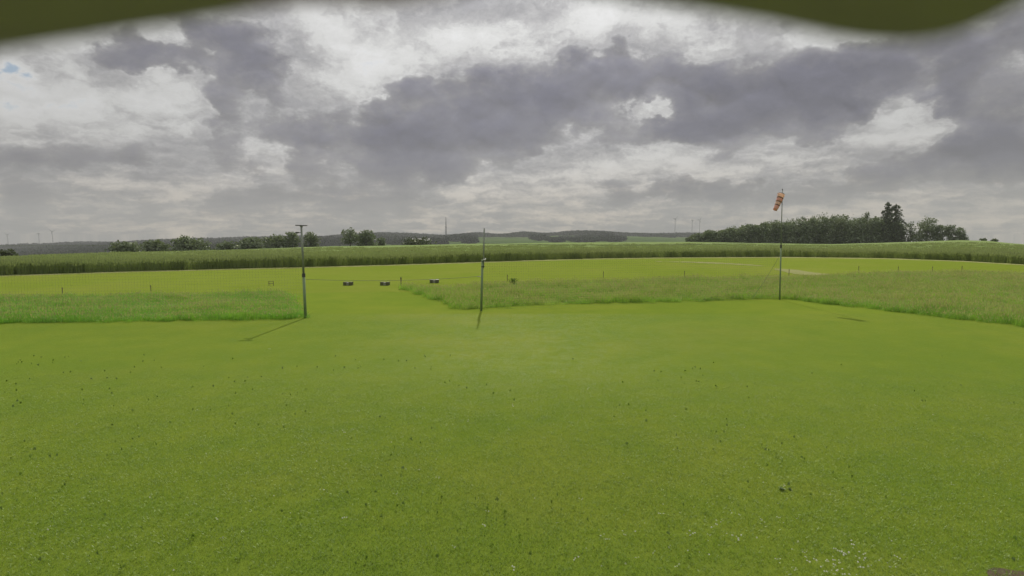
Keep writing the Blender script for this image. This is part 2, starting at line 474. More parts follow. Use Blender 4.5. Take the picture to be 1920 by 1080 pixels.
def tuft(rng, n, radius, h, w, lean=0.35, hvar=0.4, seg=2, head=0.0):
    """a tuft of bent tapering blades, root at z = 0"""
    V, Fs, M = [], [], []
    for _ in range(n):
        r, a = radius * math.sqrt(rng.random()), rng.random() * 6.283
        x, y = r * math.cos(a), r * math.sin(a)
        hh = h * (1 - hvar * rng.random()); ww = w * (0.7 + 0.6 * rng.random())
        fa = rng.random() * 6.283; fx, fy = math.cos(fa), math.sin(fa)
        la = rng.random() * 6.283; ln = lean * hh * (0.3 + rng.random())
        b = len(V)
        for s in range(seg + 1):
            t = s / seg
            cx, cy, cz = x + math.cos(la) * ln * t * t, y + math.sin(la) * ln * t * t, hh * t * (1 - 0.12 * t * lean)
            wd = ww * (1 - t) ** 0.7 * 0.5
            if s < seg:
                V += [(cx - fx * wd, cy - fy * wd, cz), (cx + fx * wd, cy + fy * wd, cz)]
            else:
                V.append((cx, cy, cz))
        for s in range(seg - 1):
            Fs.append((b + 2 * s, b + 2 * s + 1, b + 2 * s + 3, b + 2 * s + 2)); M.append(0)
        Fs.append((b + 2 * seg - 2, b + 2 * seg - 1, b + 2 * seg)); M.append(0)
        if head and rng.random() < head:      # a feathery seed head
            tx, ty, tz = V[-1]
            b = len(V); q = 0.10 * h
            V += [(tx - fx * ww * 1.6, ty - fy * ww * 1.6, tz), (tx + fx * ww * 1.6, ty + fy * ww * 1.6, tz), (tx, ty, tz + q * 1.6), (tx, ty, tz - q)]
            Fs += [(b, b + 3, b + 1), (b, b + 1, b + 2)]; M += [1, 1]
    return V, Fs, M

def spread(rng, n, zs=(0.85, 1.2), xs=(0.9, 1.15), tilt=0.05):
    turn = np.stack([rng.normal(0, tilt, n), rng.normal(0, tilt, n), rng.random(n) * 6.283], 1)
    s = rng.uniform(*xs, n)
    size = np.stack([s, s, rng.uniform(*zs, n)], 1)
    return turn, size

# ------------------------------------------------------------------ the lie of the land (read off the photograph, held in metres)
EDGE = [(-500, 533), (0, 517), (220, 510), (440, 504), (573, 501), (740, 496.5), (900, 491.5), (1000, 488), (1130, 484.5), (1300, 482.5),
        (1480, 482), (1650, 484), (1800, 489), (1920, 496), (2400, 530)]
BACK = [(-500, 500), (0, 481), (230, 472), (440, 467), (560, 463), (600, 461.5), (720, 460), (900, 456), (1100, 454), (1300, 453),
        (1480, 456), (1560, 457), (1700, 453), (1800, 449.5), (1850, 451), (1920, 457), (2400, 475)]
BACKD = [(-500, 100), (0, 130), (560, 230), (900, 290), (1300, 305), (1560, 300), (1700, 290), (1800, 270), (1920, 230), (2400, 150)]
RIDGE = [(-500, 466), (0, 457), (100, 453.5), (220, 450), (330, 446), (440, 443.5), (520, 441), (600, 439.5), (640, 437), (720, 435), (830, 436.5),
         (900, 435), (1000, 433.5), (1060, 431.5), (1130, 431), (1200, 433), (1290, 435), (1400, 441), (1800, 474), (2400, 490)]
CROP_H = 0.88
PXS = np.linspace(-500, 2400, 291)
TS = np.array([slope(p, 450)[0] for p in PXS])
def rows(tab): return np.array([slope(p, interp(p, tab))[1] for p in PXS])
YC = -H / rows(EDGE)
DB = np.array([interp(p, BACKD) for p in PXS])
SB = rows(BACK)
Z1 = H + SB * DB - CROP_H
SR = rows(RIDGE)
DR = 2600.0
KY = np.stack([YC + 2, DB, DB * 1.06, DB * 1.6, np.full_like(DB, 800.0), np.full_like(DB, DR), np.full_like(DB, 4200.0), np.full_like(DB, 9000.0)])
SD = np.minimum(SB, SR)
KZ = np.stack([0 * DB, Z1, Z1 - 0.4, H + SB * DB * 1.6 - 7, H + SB * 800 - 14, H + SR * DR - 17, H + SD * 4200 - 60, H + SD * 9000 - 200])
KZ[4] = np.minimum(KZ[4], KZ[5] - 2 + 0 * DB)

def ground_z(x, y):
    x, y = np.asarray(x, float), np.asarray(y, float)
    t = np.clip(x / np.maximum(y, 1.0), TS[0], TS[-1])
    ky = [np.interp(t, TS, r) for r in KY]
    kz = [np.interp(t, TS, r) for r in KZ]
    z = np.zeros_like(y)
    for i in range(len(ky) - 1):
        f = (y - ky[i]) / (ky[i + 1] - ky[i])
        s = (f > 0) & (f <= 1)
        z = np.where(s, kz[i] + f * (kz[i + 1] - kz[i]), z)
    return np.where(y > ky[-1], kz[-1], z)

def field_y(x, y):
    """how far a point lies behind the front edge of the cereal, and how far in front of its back edge"""
    t = np.clip(np.asarray(x) / np.maximum(np.asarray(y), 1.0), TS[0], TS[-1])
    return y - np.interp(t, TS, YC), np.interp(t, TS, DB) - y

# ground: one sheet from behind the camera to past the hills
kx = np.linspace(-1, 1, 261)
gx = 5500 * np.sinh(kx * 6.2) / math.sinh(6.2)
gy = np.concatenate([np.linspace(-400, -20, 10), np.linspace(-10, 100, 56), 100 * np.exp(np.linspace(0.02, math.log(55), 124))])
GX, GY = np.meshgrid(gx, gy)
GZ = ground_z(GX, GY)
nx, ny = len(gx), len(gy)
gv = np.stack([GX, GY, GZ], -1).reshape(-1, 3)
ii, jj = np.meshgrid(np.arange(nx - 1), np.arange(ny - 1))
q = (jj * nx + ii).ravel()
gf = np.stack([q, q + 1, q + nx + 1, q + nx], 1)
me = bpy.data.meshes.new('ground')
me.from_pydata(gv.tolist(), [], gf.tolist())
for m in (M_lawn, M_under, M_far): me.materials.append(m)
cx, cy = gv[gf].mean(1)[:, 0], gv[gf].mean(1)[:, 1]
a, b = field_y(cx, cy)
me.polygons.foreach_set('material_index', np.where(a < 3, 0, np.where(b > -2, 1, 2)).astype(np.int32))
me.polygons.foreach_set('use_smooth', [True] * len(gf))
ground = link(bpy.data.objects.new('ground', me))
tag(ground, kind='structure')

# ------------------------------------------------------------------ sheets on the ground
def sheet(name, poly, mat, z):
    """a fan-free flat sheet from two matching edges"""
    A, B = poly
    n = len(A)
    v = [(p[0], p[1], z) for p in A] + [(p[0], p[1], z) for p in B]
    f = [(i, i + 1, n + i + 1, n + i) for i in range(n - 1)]
    return tag(mesh_obj(name, v, f, mat), kind='structure')

def resample(tab, pxs): return [at(p, interp(p, tab)) for p in pxs]

L_FRONT = [(-500, 612), (0, 606), (150, 603.5), (300, 601.5), (440, 599.5), (568, 597)]
L_BACK = [(-500, 573), (0, 562), (100, 561), (300, 558), (440, 556), (536, 552)]
R_FRONT = [(868, 581), (905, 579), (960, 574), (1050, 571), (1150, 568.5), (1330, 564.5), (1410, 560.5), (1462, 560.5), (1500, 563), (1560, 571), (1650, 581.5), (1760, 594), (1920, 613), (2400, 672)]
R_BACK = [(752, 541), (830, 540), (950, 537), (1130, 530), (1300, 527), (1420, 524), (1480, 523), (1560, 521), (1700, 515), (1800, 514), (1920, 515), (2400, 540)]
def poly(*tabs):
    P = []
    for tab, rev in tabs:
        q = [at(x, y) for x, y in tab]
        P += q[::-1] if rev else q
    return np.array([(p.x, p.y) for p in P])
P_LEFT = poly((L_FRONT, False), (L_BACK, True))
P_RIGHT = poly((R_FRONT, False), (R_BACK, True))

def inside(P, x, y):
    r = np.zeros(len(x), bool)
    n = len(P)
    for i in range(n):
        (x0, y0), (x1, y1) = P[i], P[(i + 1) % n]
        if y0 == y1: continue
        c = ((y0 > y) != (y1 > y)) & (x < (x1 - x0) * (y - y0) / (y1 - y0) + x0)
        r ^= c
    return r

# the mown runway behind the rough grass, yellower than the lawn
px_l = np.linspace(-500, 2400, 59)
near = [(-500, 590), (0, 570), (300, 560), (536, 552), (560, 549), (740, 546), (752, 548), (950, 543), (1300, 533), (1700, 520), (1920, 520), (2400, 548)]
M_run = ground_mat('runway turf', (0.132, 0.175, 0.022), (0.150, 0.190, 0.028), (0.185, 0.193, 0.042), big=0.06, mid=0.5)
sheet('runway', (resample(near, px_l), resample(EDGE, px_l)), M_run, 0.004)
sheet('field_edge', (resample([(p, r + 1.7) for p, r in EDGE], px_l), resample([(p, r - 0.6) for p, r in EDGE], px_l)), M_straw, 0.012)
for x0, x1, tr in ((1228, 1432, [(1228, 490.2, 490.0), (1290, 492.3, 490.8), (1335, 494.6, 491.8), (1385, 496.8, 494.6), (1432, 499.3, 498.6)]),
                   (1452, 1556, [(1452, 505.5, 503.5), (1478, 511.5, 505.0), (1500, 515.5, 507.0), (1525, 516.5, 511.0), (1556, 515.5, 514.6)])):
    pt = np.linspace(x0, x1, 40)
    j1, j2 = R.normal(0, 0.32, 40), R.normal(0, 0.28, 40)
    A = [at(q_, np.interp(q_, [c_[0] for c_ in tr], [c_[1] for c_ in tr]) + max(a_, -.3)) for q_, a_ in zip(pt, j1)]
    B = [at(q_, np.interp(q_, [c_[0] for c_ in tr], [c_[2] for c_ in tr]) - max(b_, -.2)) for q_, b_ in zip(pt, j2)]
    sheet('sandy_track', (A, B), M_dirt, 0.016)
# a bare patch at the bottom right corner
bs = []
c = at(1938, 1094)
for i in range(28):
    a = i / 28 * 6.283
    r = 0.22 * (1 + 0.25 * math.sin(3 * a + 1) + 0.12 * R.random())
    bs.append((c.x + r * math.cos(a) * 1.3, c.y + r * math.sin(a), 0.006))
tag(mesh_obj('bare_soil', [(c.x, c.y, 0.008)] + bs, [(0, 1 + i, 1 + (i + 1) % 28) for i in range(28)], M_soil), kind='structure')

# ------------------------------------------------------------------ lawn blades
def fan_points(n, y0, y1, half=0.93, pw=1.0):
    """points over the ground in view, denser towards the near end"""
    y = (y0 ** pw + R.random(n) * (y1 ** pw - y0 ** pw)) ** (1 / pw)
    x = (R.random(n) * 2 - 1) * half * (y + 1)
    return x, y

rl = random.Random(3)
protos = [tuft(rl, 80, 0.17, 0.040, 0.0055, lean=0.9, hvar=0.6, seg=2) for _ in range(4)]
gxx, gyy = np.meshgrid(np.arange(-23, 23, 0.15), np.arange(4.3, 23, 0.15))
x = (gxx + R.uniform(-.075, .075, gxx.shape)).ravel(); y = (gyy + R.uniform(-.075, .075, gyy.shape)).ravel()
s_ = np.abs(x) < 0.9 * (y + 1)
x, y = x[s_], y[s_]
ok = ~inside(P_LEFT, x, y) & ~inside(P_RIGHT, x, y)
x, y = x[ok], y[ok]
tn, sz = spread(R, len(x), zs=(0.8, 1.1), xs=(0.9, 1.3), tilt=0.02)
sz[:, 2] *= np.clip(1.0 - (y - 5.5) / 9.0, 0.06, 1.0)
scatter('lawn_grass', protos, [M_lawn_blade], np.stack([x, y, 0 * x], 1), tn, sz, R.integers(0, 4, len(x)))
# broad-leaved weeds and clover, a darker speckle in the lawn near the camera
protos = []
for _ in range(3):
    V, Fs, M = [], [], []
    for _i in range(14):
        a, r, z = rl.random() * 6.283, 0.035 * math.sqrt(rl.random()), 0.03 + 0.025 * rl.random()
        s = 0.009 + 0.007 * rl.random(); b = len(V)
        cx_, cy_ = r * math.cos(a), r * math.sin(a)
        for kq in range(4):
            aa = a + kq * 1.571
            V.append((cx_ + s * math.cos(aa), cy_ + s * 0.7 * math.sin(aa), z + 0.012 * math.sin(aa + rl.random())))
        Fs.append((b, b + 1, b + 2, b + 3)); M.append(0)
    protos.append((V, Fs, M))
x, y = fan_points(2600, 4.2, 15, pw=0.8)
keep = R.random(len(x)) < np.clip(0.25 + 0.55 * np.sin(x * 0.9 + 1.7 * np.sin(y * 0.6)) * np.sin(y * 0.8 + 1.2 * np.sin(x * 0.5)) - 0.05 * x, 0.02, 0.6) * 0.6
x, y = x[keep], y[keep]
tn, sz = spread(R, len(x), xs=(0.15, 0.5))
scatter('clover', protos, [M_clover], np.stack([x, y, 0 * x], 1), tn, sz, R.integers(0, 3, len(x)))
protos = []
for _ in range(2):
    V, Fs, M = [], [], []
    for _i in range(rl.randint(1, 3)):
        cx_, cy_, z = rl.uniform(-.05, .05), rl.uniform(-.05, .05), 0.045 + 0.02 * rl.random()
        b = len(V)
        V.append((cx_, cy_, z + 0.004))
        for kq in range(7): V.append((cx_ + 0.009 * math.cos(kq * .8976), cy_ + 0.009 * math.sin(kq * .8976), z))
        Fs += [(b, b + 1 + kq, b + 1 + (kq + 1) % 7) for kq in range(7)]; M += [0] * 7
    protos.append((V, Fs, M))
dx, dy = [], []
for (px, py, sx, sy, n) in ((1240, 1045, 90, 25, 16), (1540, 1070, 50, 14, 20), (1620, 1060, 40, 16, 18), (1440, 1030, 80, 26, 12), (1330, 985, 110, 30, 26),
                            (700, 850, 260, 80, 18), (1500, 930, 240, 60, 12), (1000, 800, 400, 70, 14), (400, 900, 260, 90, 16), (900, 960, 300, 70, 16)):
    for _ in range(n):
        p = at(px + R.normal() * sx, min(1090, py + R.normal() * sy)); dx.append(p.x); dy.append(p.y)
x, y = np.array(dx), np.array(dy)
tn, sz = spread(R, len(x), xs=(0.45, 0.95), tilt=0.25)
scatter('daisy_flowers', protos, [M_daisy], np.stack([x, y, 0 * x], 1), tn, sz, R.integers(0, 2, len(x)))

# ------------------------------------------------------------------ the two blocks of rough grass
def rough(name, P, n, mat, headmat, h, head, seed, edge=True):
    rr = random.Random(seed)
    pr = [tuft(rr, 60, 0.22, h, 0.008, lean=0.45, hvar=0.55, seg=2, head=head) for _ in range(4)]
    lo, hi = P.min(0), P.max(0)
    x = R.uniform(max(lo[0], -34), min(hi[0], 48), n * 3); y = R.uniform(lo[1], hi[1], n * 3)
    jx, jy = R.normal(0, 0.10, len(x)), R.normal(0, 0.13, len(x))
    ok = inside(P, x + jx, y + jy) & (np.abs(x) < 0.95 * y + 2)
    x, y = x[ok][:n], y[ok][:n]
    tn, sz = spread(R, len(x), zs=(0.55, 1.25), xs=(0.9, 1.4), tilt=0.13)
    clump = 0.82 + 0.30 * np.sin(x * 0.9 + 1.3 * np.sin(y * 0.7)) * np.sin(y * 1.1 + 0.8 * np.sin(x * 0.5))
    sz[:, 2] *= clump
    return scatter(name, pr, [mat, headmat], np.stack([x, y, 0 * x], 1), tn, sz, R.integers(0, 4, len(x)))
M_head = blades('seed heads', (0.32, 0.36, 0.12), (0.36, 0.36, 0.15), (0.42, 0.35, 0.20), trans=0.3, spread=0.2)
rough('lush_grass', P_LEFT, 5200, M_tallg, M_head, 0.36, 0.08, 5)
rough('tall_grass', P_RIGHT, 13500, M_tall, M_head, 0.40, 0.15, 6)

# ------------------------------------------------------------------ the cereal field
pr = []
rr = random.Random(9)
for _ in range(4): pr.append(tuft(rr, 34, 0.30, CROP_H * 1.05, 0.020, lean=0.22, hvar=0.22, seg=3, head=0.6))
M_ear = blades('cereal ears', (0.22, 0.28, 0.10), (0.25, 0.30, 0.12), (0.27, 0.29, 0.14), big=0.03, mid=0.25, trans=0.25, spread=0.2)
xs_, ys_ = [], []
for n, d0, d1 in ((10500, 0.0, 9.0), (5000, 9.0, 30.0), (5000, 30.0, 110.0)):
    i = R.random(n) * (len(TS) - 1)
    t = np.interp(i, np.arange(len(TS)), TS); yc = np.interp(t, TS, YC); db = np.interp(t, TS, DB)
    yy = np.minimum(yc + 0.25 + d0 + (d1 - d0) * R.random(n) ** 1.2 + R.normal(0, 0.08, n), db - 1)
    xs_.append(t * yy); ys_.append(yy)
x, y = np.concatenate(xs_), np.concatenate(ys_)
ok = np.abs(x) < 0.95 * y
x, y = x[ok], y[ok]
tn, sz = spread(R, len(x), zs=(0.86, 1.1), xs=(0.9, 1.3))
sz[:, 2] *= 1 + 0.08 * np.sin(x * 0.21 + 2 * np.sin(y * 0.11)) 
far_ = field_y(x, y)[0]
sz[:, 0] *= 1 + np.clip(far_ - 9, 0, 60) / 50; sz[:, 1] *= 1 + np.clip(far_ - 9, 0, 60) / 50
scatter('cereal_crop', pr, [M_crop, M_ear], np.stack([x, y, ground_z(x, y)], 1), tn, sz, R.integers(0, 4, len(x)))
# the closed top of the crop, too far off to tell stalks apart
V, Fs = [], []
fr = np.concatenate([[0.0, 0.012], np.linspace(0.03, 1, 44) ** 1.3])
for i, t in enumerate(TS):
    for f in fr:
        yy = (YC[i] + 2.4) + f * (DB[i] - YC[i] - 2.4)
        V.append((t * yy, yy))
V = np.array(V)
topz = ground_z(V[:, 0], V[:, 1]) + CROP_H * 0.82 + 0.05 * np.sin(V[:, 0] * 0.35) * np.sin(V[:, 1] * 0.22) + R.normal(0, 0.012, len(V))
m_ = len(fr)
topz[0::m_] -= 0.7
Fs = [(i * m_ + j, (i + 1) * m_ + j, (i + 1) * m_ + j + 1, i * m_ + j + 1) for i in range(len(TS) - 1) for j in range(m_ - 1)]
tag(mesh_obj('cereal_field', np.column_stack([V, topz]), Fs, M_field, smooth=True), kind='structure')

# ------------------------------------------------------------------ trees
def quads(P, size, rng, flat=0.0):
    """leaf clusters: one small bent face at each point"""
    n = len(P)
    u = rng.normal(size=(n, 3)); u /= np.linalg.norm(u, axis=1)[:, None]
    w = rng.normal(size=(n, 3)); w -= (w * u).sum(1)[:, None] * u; w /= np.linalg.norm(w, axis=1)[:, None]
    if flat: u[:, 2] *= 1 - flat; w[:, 2] *= 1 - flat
    s = (size * rng.uniform(0.55, 1.35, n))[:, None]
    V = np.stack([P - u * s, P - w * s * 0.62, P + u * s, P + w * s * 0.62], 1).reshape(-1, 3)
    return V, np.arange(4 * n).reshape(n, 4)

def lobe_points(lobes, n, rng):
    vol = np.array([l[3] * l[4] * l[5] for l in lobes]) ** 0.75
    k = rng.choice(len(lobes), n, p=vol / vol.sum())
    L = np.array(lobes)[k]
    d = rng.normal(size=(n, 3)); d /= np.linalg.norm(d, axis=1)[:, None]
    r = rng.random(n) ** 0.42
    r *= 1 + 0.12 * rng.normal(size=n)
    return L[:, :3] + d * r[:, None] * L[:, 3:6]

def crown_lobes(h, w, rng, low=0.12, nl=9, top=1.0):
    """lobes of a broad crown standing from low*h to h"""
    L = []
    for i in range(nl):
        a = rng.random() * 6.283
        f = rng.random()
        z = h * (low + 0.14 + (0.86 - low - 0.14) * f)
        rr = 0.5 * w * math.sqrt(max(0.05, 1 - (2.0 * (z / h - (low + 1) / 2) / (1 - low)) ** 2)) * 0.62 * math.sqrt(rng.random())
        s = w * rng.uniform(0.15, 0.26)
        L.append((rr * math.cos(a), rr * math.sin(a), min(z, h - s * 0.75), s, s, s * rng.uniform(0.65, 0.9)))
    L.append((0, 0, h * (0.55 + low * 0.3), w * 0.33, w * 0.33, h * (1 - low) * 0.36))
    if low < 0.08:                     # leafy down to the ground
        for i in range(3):
            a = rng.random() * 6.283
            L.append((0.22 * w * math.cos(a), 0.22 * w * math.sin(a), h * 0.16, w * 0.27, w * 0.27, h * 0.2))
    return L

def trunk_mb(h, lobes, r, rng, limbs=5):
    t = MB()
    bend = [(rng.normal() * 0.02 * h, rng.normal() * 0.02 * h) for _ in range(2)]
    t.tube([(0, 0, -0.5), (bend[0][0] * .4, bend[0][1] * .4, h * 0.25), (bend[0][0], bend[0][1], h * 0.55), (bend[1][0], bend[1][1], h * 0.85)], [r * 1.25, r, r * 0.65, r * 0.2], 7)
    for i in range(min(limbs, len(lobes))):
        l = lobes[i]
        z0 = h * (0.18 + 0.07 * i)
        t.tube([(0, 0, z0), (l[0] * .5, l[1] * .5, (z0 + l[2]) / 2), (l[0], l[1], l[2])], [r * 0.5, r * 0.35, r * 0.12], 5)
    return t

def arr_obj(name, V, Fq, mat, parent=None):
    me = bpy.data.meshes.new(name)
    me.from_pydata(V.tolist(), [], Fq.tolist())
    me.materials.append(mat)
    return link(bpy.data.objects.new(name, me), parent)

def broad_tree(name, pos, h, w, label, cat, group, seed, n=1500, leaf=0.42, mat=None, low=0.1, nl=9):
    rng = np.random.default_rng(seed)
    root = tag(empty(name, pos), label, cat, group)
    L = crown_lobes(h, w, rng, low, nl)
    V, Fq = quads(lobe_points(L, n, rng), leaf, rng)
    trunk_mb(h, L, max(0.12, h * 0.024), rng).build('trunk', M_bark, root, True)
    arr_obj('crown', V, Fq, mat or M_leaf, root)
    return root

def conifer(name, pos, h, w, label, cat, group, seed, lean=0.0, droop=0.25, gap=1.0):
    rng = np.random.default_rng(seed)
    root = tag(empty(name, pos), label, cat, group)
    t = MB().tube([(0, 0, -0.5), (0, 0, h * 0.5), (lean * h, 0, h * 0.97)], [h * 0.018, h * 0.012, 0.03], 7)
    P = []
    z = h * 0.12
    while z < h * 0.98:
        f = 1 - z / h
        rr = w * 0.5 * (0.16 + 1.0 * f ** 0.6)
        nb = rng.integers(5, 8)
        for b in range(nb):
            a = rng.random() * 6.283
            ln = rr * rng.uniform(0.55, 1.12)
            zz = z + rng.uniform(-.25, .25)
            tip = (math.cos(a) * ln + lean * z, math.sin(a) * ln, zz - droop * ln)
            t.tube([(lean * z, 0, zz), tip], [0.05, 0.015], 4, cap=False)
            m = int(8 + ln * 9)
            s = rng.random(m) ** 0.8
            q = np.array([lean * z, 0, zz])[None] + s[:, None] * (np.array(tip) - np.array([lean * z, 0, zz]))[None]
            q += rng.normal(0, 0.12, (m, 3)); q[:, 2] -= np.abs(rng.normal(0, 0.22, m))
            P.append(q)
        P.append(np.array([[lean * z, 0, z]]) + rng.normal(0, 0.25, (6, 3)))
        z += gap * rng.uniform(0.55, 0.9)
    V, Fq = quads(np.concatenate(P), 0.30, rng)
    t.build('trunk', M_bark, root)
    arr_obj('crown', V, Fq, M_needle, root)
    return root

def place(px, extra=6.0):
    """a spot just behind the back edge of the cereal at a given bearing"""
    sx = slope(px, 450)[0]
    d = float(np.interp(sx, TS, DB)) + extra
    return Vector((sx * d, d, float(ground_z(sx * d, d)))), d

def hgt(px, row, pos):
    return H + slope(px, row)[1] * pos.y - pos.z

GL = 'field trees behind the cereal on the left'
for i, (px, wpx, top, extra, n, low, mat, nm, cat, lab) in enumerate([
    (8, 46, 469, 4, 700, 0.0, M_leaf2, 'bush', 'bush', 'low pale green bush at the far left end of the tree line'),
    (235, 62, 452.5, 6, 1100, 0.0, M_leaf, 'bush', 'bush', 'flat dark bush leftmost of the pair left of the large round tree'),
    (290, 50, 450, 7, 1000, 0.0, M_leaf, 'bush', 'bush', 'domed dark bush right of the pair left of the large round tree'),
    (357, 72, 441, 6, 2000, 0.02, M_leaf, 'broadleaf_tree', 'tree', 'large round broadleaf tree standing apart in the left tree line'),
    (424, 44, 453, 6, 900, 0.0, M_leaf, 'bush', 'bush', 'low dark bush in the gap right of the large round tree'),
    (472, 52, 444, 8, 1300, 0.0, M_leaf, 'broadleaf_tree', 'tree', 'broad low tree at the left end of the group behind the floodlight pole'),
    (515, 56, 441, 10, 1300, 0.0, M_leaf, 'broadleaf_tree', 'tree', 'wide tree in the middle of the group left of the floodlight pole'),
    (548, 34, 433.5, 6, 1200, 0.05, M_leaf, 'broadleaf_tree', 'tree', 'taller tree peeping out just left of the floodlight pole'),
    (582, 33, 432.5, 6, 1200, 0.05, M_leaf, 'broadleaf_tree', 'tree', 'flat topped tree just right of the floodlight pole'),
    (657, 36, 428, 3, 1000, 0.14, M_leaf, 'broadleaf_tree', 'tree', 'open crowned tree with bare trunk, left of the two centre trees'),
    (689, 38, 429.5, 3, 1600, 0.06, M_leaf, 'broadleaf_tree', 'tree', 'dense round tree, right of the two centre trees'),
    (714, 20, 443, 5, 600, 0.02, M_leaf, 'broadleaf_tree', 'tree', 'small dark tree beside the two centre trees'),
    (782, 56, 446, 4, 1100, 0.0, M_leaf2, 'bush', 'bush', 'rounded green bush in front of the pale roofed shed'),
]):
    pos, d = place(px, extra)
    broad_tree(nm, pos, hgt(px, top, pos), wpx * 1.14 * d / F, lab, cat, GL, 100 + i, n=n, low=low, mat=mat, leaf=0.40 if wpx < 40 else 0.5)

GR = 'trees along the edge of the right wood'
pos, d = place(1622, 12); broad_tree('broadleaf_tree', pos, hgt(1622, 388, pos), 5.2, 'thin sparse tree poking above the wood left of the spruces', 'tree', GR, 211, n=420, leaf=0.34, low=0.35, nl=6)
pos, d = place(1661, 6); conifer('spruce', pos, hgt(1661, 377, pos), 8.5, 'tallest spruce at the right end of the wood, left of the drooping one', 'spruce', GR, 221, lean=0.0)
pos, d = place(1677, 4); conifer('spruce', pos, hgt(1677, 379, pos), 13.0, 'wide spruce with drooping branches on the right end of the wood', 'spruce', GR, 222, droop=0.55)
for i, (px, wpx, top, n, lab) in enumerate([
    (1707, 30, 411, 1100, 'narrow broadleaf tree in the dip right of the spruces'),
    (1736, 46, 402, 3200, 'tall irregular broadleaf tree standing right of the spruces'),
    (1757, 26, 417, 1600, 'lower broadleaf tree leaning on the tall one right of the spruces'),
    (1778, 30, 420, 1700, 'rounded tree second from the right end of the wood'),
    (1800, 28, 423, 1500, 'last ragged tree at the right end of the wood')]):
    pos, d = place(px, 4)
    broad_tree('broadleaf_tree', pos, hgt(px, top, pos), wpx * d / F, lab, 'tree', GR, 240 + i, n=n, leaf=0.34, low=0.03)
for i, (px, wpx, top, lab) in enumerate([(1843, 13, 446, 'left of two lone bushes on the bare hill right of the wood'), (1864, 14, 446.5, 'right of two lone bushes on the bare hill right of the wood')]):
    pos, d = place(px, 3)
    broad_tree('bush', pos, hgt(px, top, pos), wpx * d / F, lab, 'bush', 'lone bushes on the hill', 260 + i, n=350, leaf=0.28, low=0.12)

# the wood on the right: one dark mass of crowns
TOPS = [(1288, 447), (1300, 441), (1315, 436), (1330, 432.5), (1350, 430.5), (1365, 428), (1385, 424), (1400, 421), (1440, 415), (1480, 410.5), (1520, 405), (1540, 399), (1580, 400.5), (1615, 404), (1650, 404), (1692, 412)]
VV, FF = [], []
nb = 0
rng = np.random.default_rng(77)
for row_, (ex, st) in enumerate(((5, 8.5), (14, 9.5), (26, 11))):
    px = 1292 + 3 * row_
    while px < 1690:
        pos, d = place(px, ex + rng.uniform(-2, 3))
        h = hgt(px, interp(px, TOPS), pos) * rng.uniform(0.84, 1.13)
        w = rng.uniform(5.5, 8.5) * min(1.0, 0.5 + h / 14)
        L = crown_lobes(h, w, rng, 0.0, 7)
        V, Fq = quads(lobe_points(L, 800 if row_ == 0 else 480, rng), 0.40, rng)
        VV.append(V + np.array(pos)); FF.append(Fq + nb); nb += len(V)
        px += st * rng.uniform(0.7, 1.3) * 0.62
tag(arr_obj('wood', np.concatenate(VV), np.concatenate(FF), M_leaf), kind='stuff')

# forest on the far hills
pr = []
for i in range(4):
    rg = np.random.default_rng(400 + i)
    L = crown_lobes(17, 13, rg, 0.0, 6)
    V, Fq = quads(lobe_points(L, 90, rg), 2.3, rg)
    pr.append((V, Fq, [0] * len(Fq)))
n = 34000
pxr = R.uniform(-140, 1440, n)
t = np.array([slope(p, 445)[0] for p in pxr])
y = np.where(R.random(n) < 0.5, R.uniform(2150, 2750, n), R.uniform(950, 2450, n))
x = t * y
z = ground_z(x, y)
blob = np.sin(pxr * 0.031 + 1.0) * np.sin(y * 0.0045 + pxr * 0.013) + 0.5 * np.sin(pxr * 0.083 + y * 0.011)
ridge = y > 2180 + 60 * np.sin(pxr * 0.05) + 40 * np.sin(pxr * 0.17)
left = (pxr < 600) & (y > 1150 + 90 * np.sin(pxr * 0.04))
mid = (pxr >= 600) & (pxr < 893) & (y > 1300) & (blob > -0.45)
lens = ((pxr - 1098) / 82) ** 2 + ((y - 1600) / 300) ** 2 < 1 + 0.25 * np.sin(pxr * 0.11)
some = (pxr >= 893) & (blob > 0.75) & (y > 1500)
open_ = ~(ridge | left | mid | lens | some)
ok = ~open_
x, y, z = x[ok], y[ok], z[ok]
tn, sz = spread(R, len(x), zs=(0.55, 1.05), xs=(0.8, 1.4))
sz[:, 2] *= 0.85 + 0.22 * np.sin(x * 0.021 + 2 * np.sin(x * 0.006)) 
sz[:, 2] *= np.where((lens & ~ridge)[ok], 0.6, 1.0)
scatter('forest', pr, [M_forest], np.stack([x, y, z], 1), tn, sz, R.integers(0, 4, len(x)))

# ------------------------------------------------------------------ poles, net and rope
base = at(573, 596); topd = atd(565, 423, base.y)
fl = tag(empty('floodlight_pole', base), 'tall grey pole topped by a flat T-shaped bar, left of the mown gap', 'pole')
hh = topd.z
lx = topd.x - base.x
MB().tube([(0, 0, -0.2), (lx * 0.45, 0, hh * 0.47)], [0.052, 0.050], 12).build('lower_pole', M_pole_lo, fl, True)
MB().tube([(lx * 0.44, 0, hh * 0.46), (lx, 0, hh - 0.02)], [0.040, 0.036], 12).build('upper_pole', M_pole, fl, True)
MB().tube([(lx * 0.44, 0, hh * 0.445), (lx * 0.46, 0, hh * 0.485)], 0.060, 12).build('clamp', M_dark, fl)
for s in (-1, 1):
    o = MB().box((0, 0, 0), (0.185, 0.13, 0.032), bev=0.006).build('lamp_head', M_dark, fl)
    o.location = (lx + s * 0.108, 0, hh + 0.012 - 0.008 * (s > 0)); o.rotation_euler = (0.12, 0.03 * (s < 0), 0)
o = MB().box((lx, 0, hh - 0.03), (0.09, 0.05, 0.05), bev=0.006).build('mount', M_pole, fl)
b = MB().tube([(lx * 0.92, 0, hh * 0.925), (lx * 0.92 - 0.09, -0.01, hh * 0.925)], 0.012, 8)
b.box((lx * 0.92 - 0.15, -0.01, hh * 0.925), (0.13, 0.07, 0.045), bev=0.008)
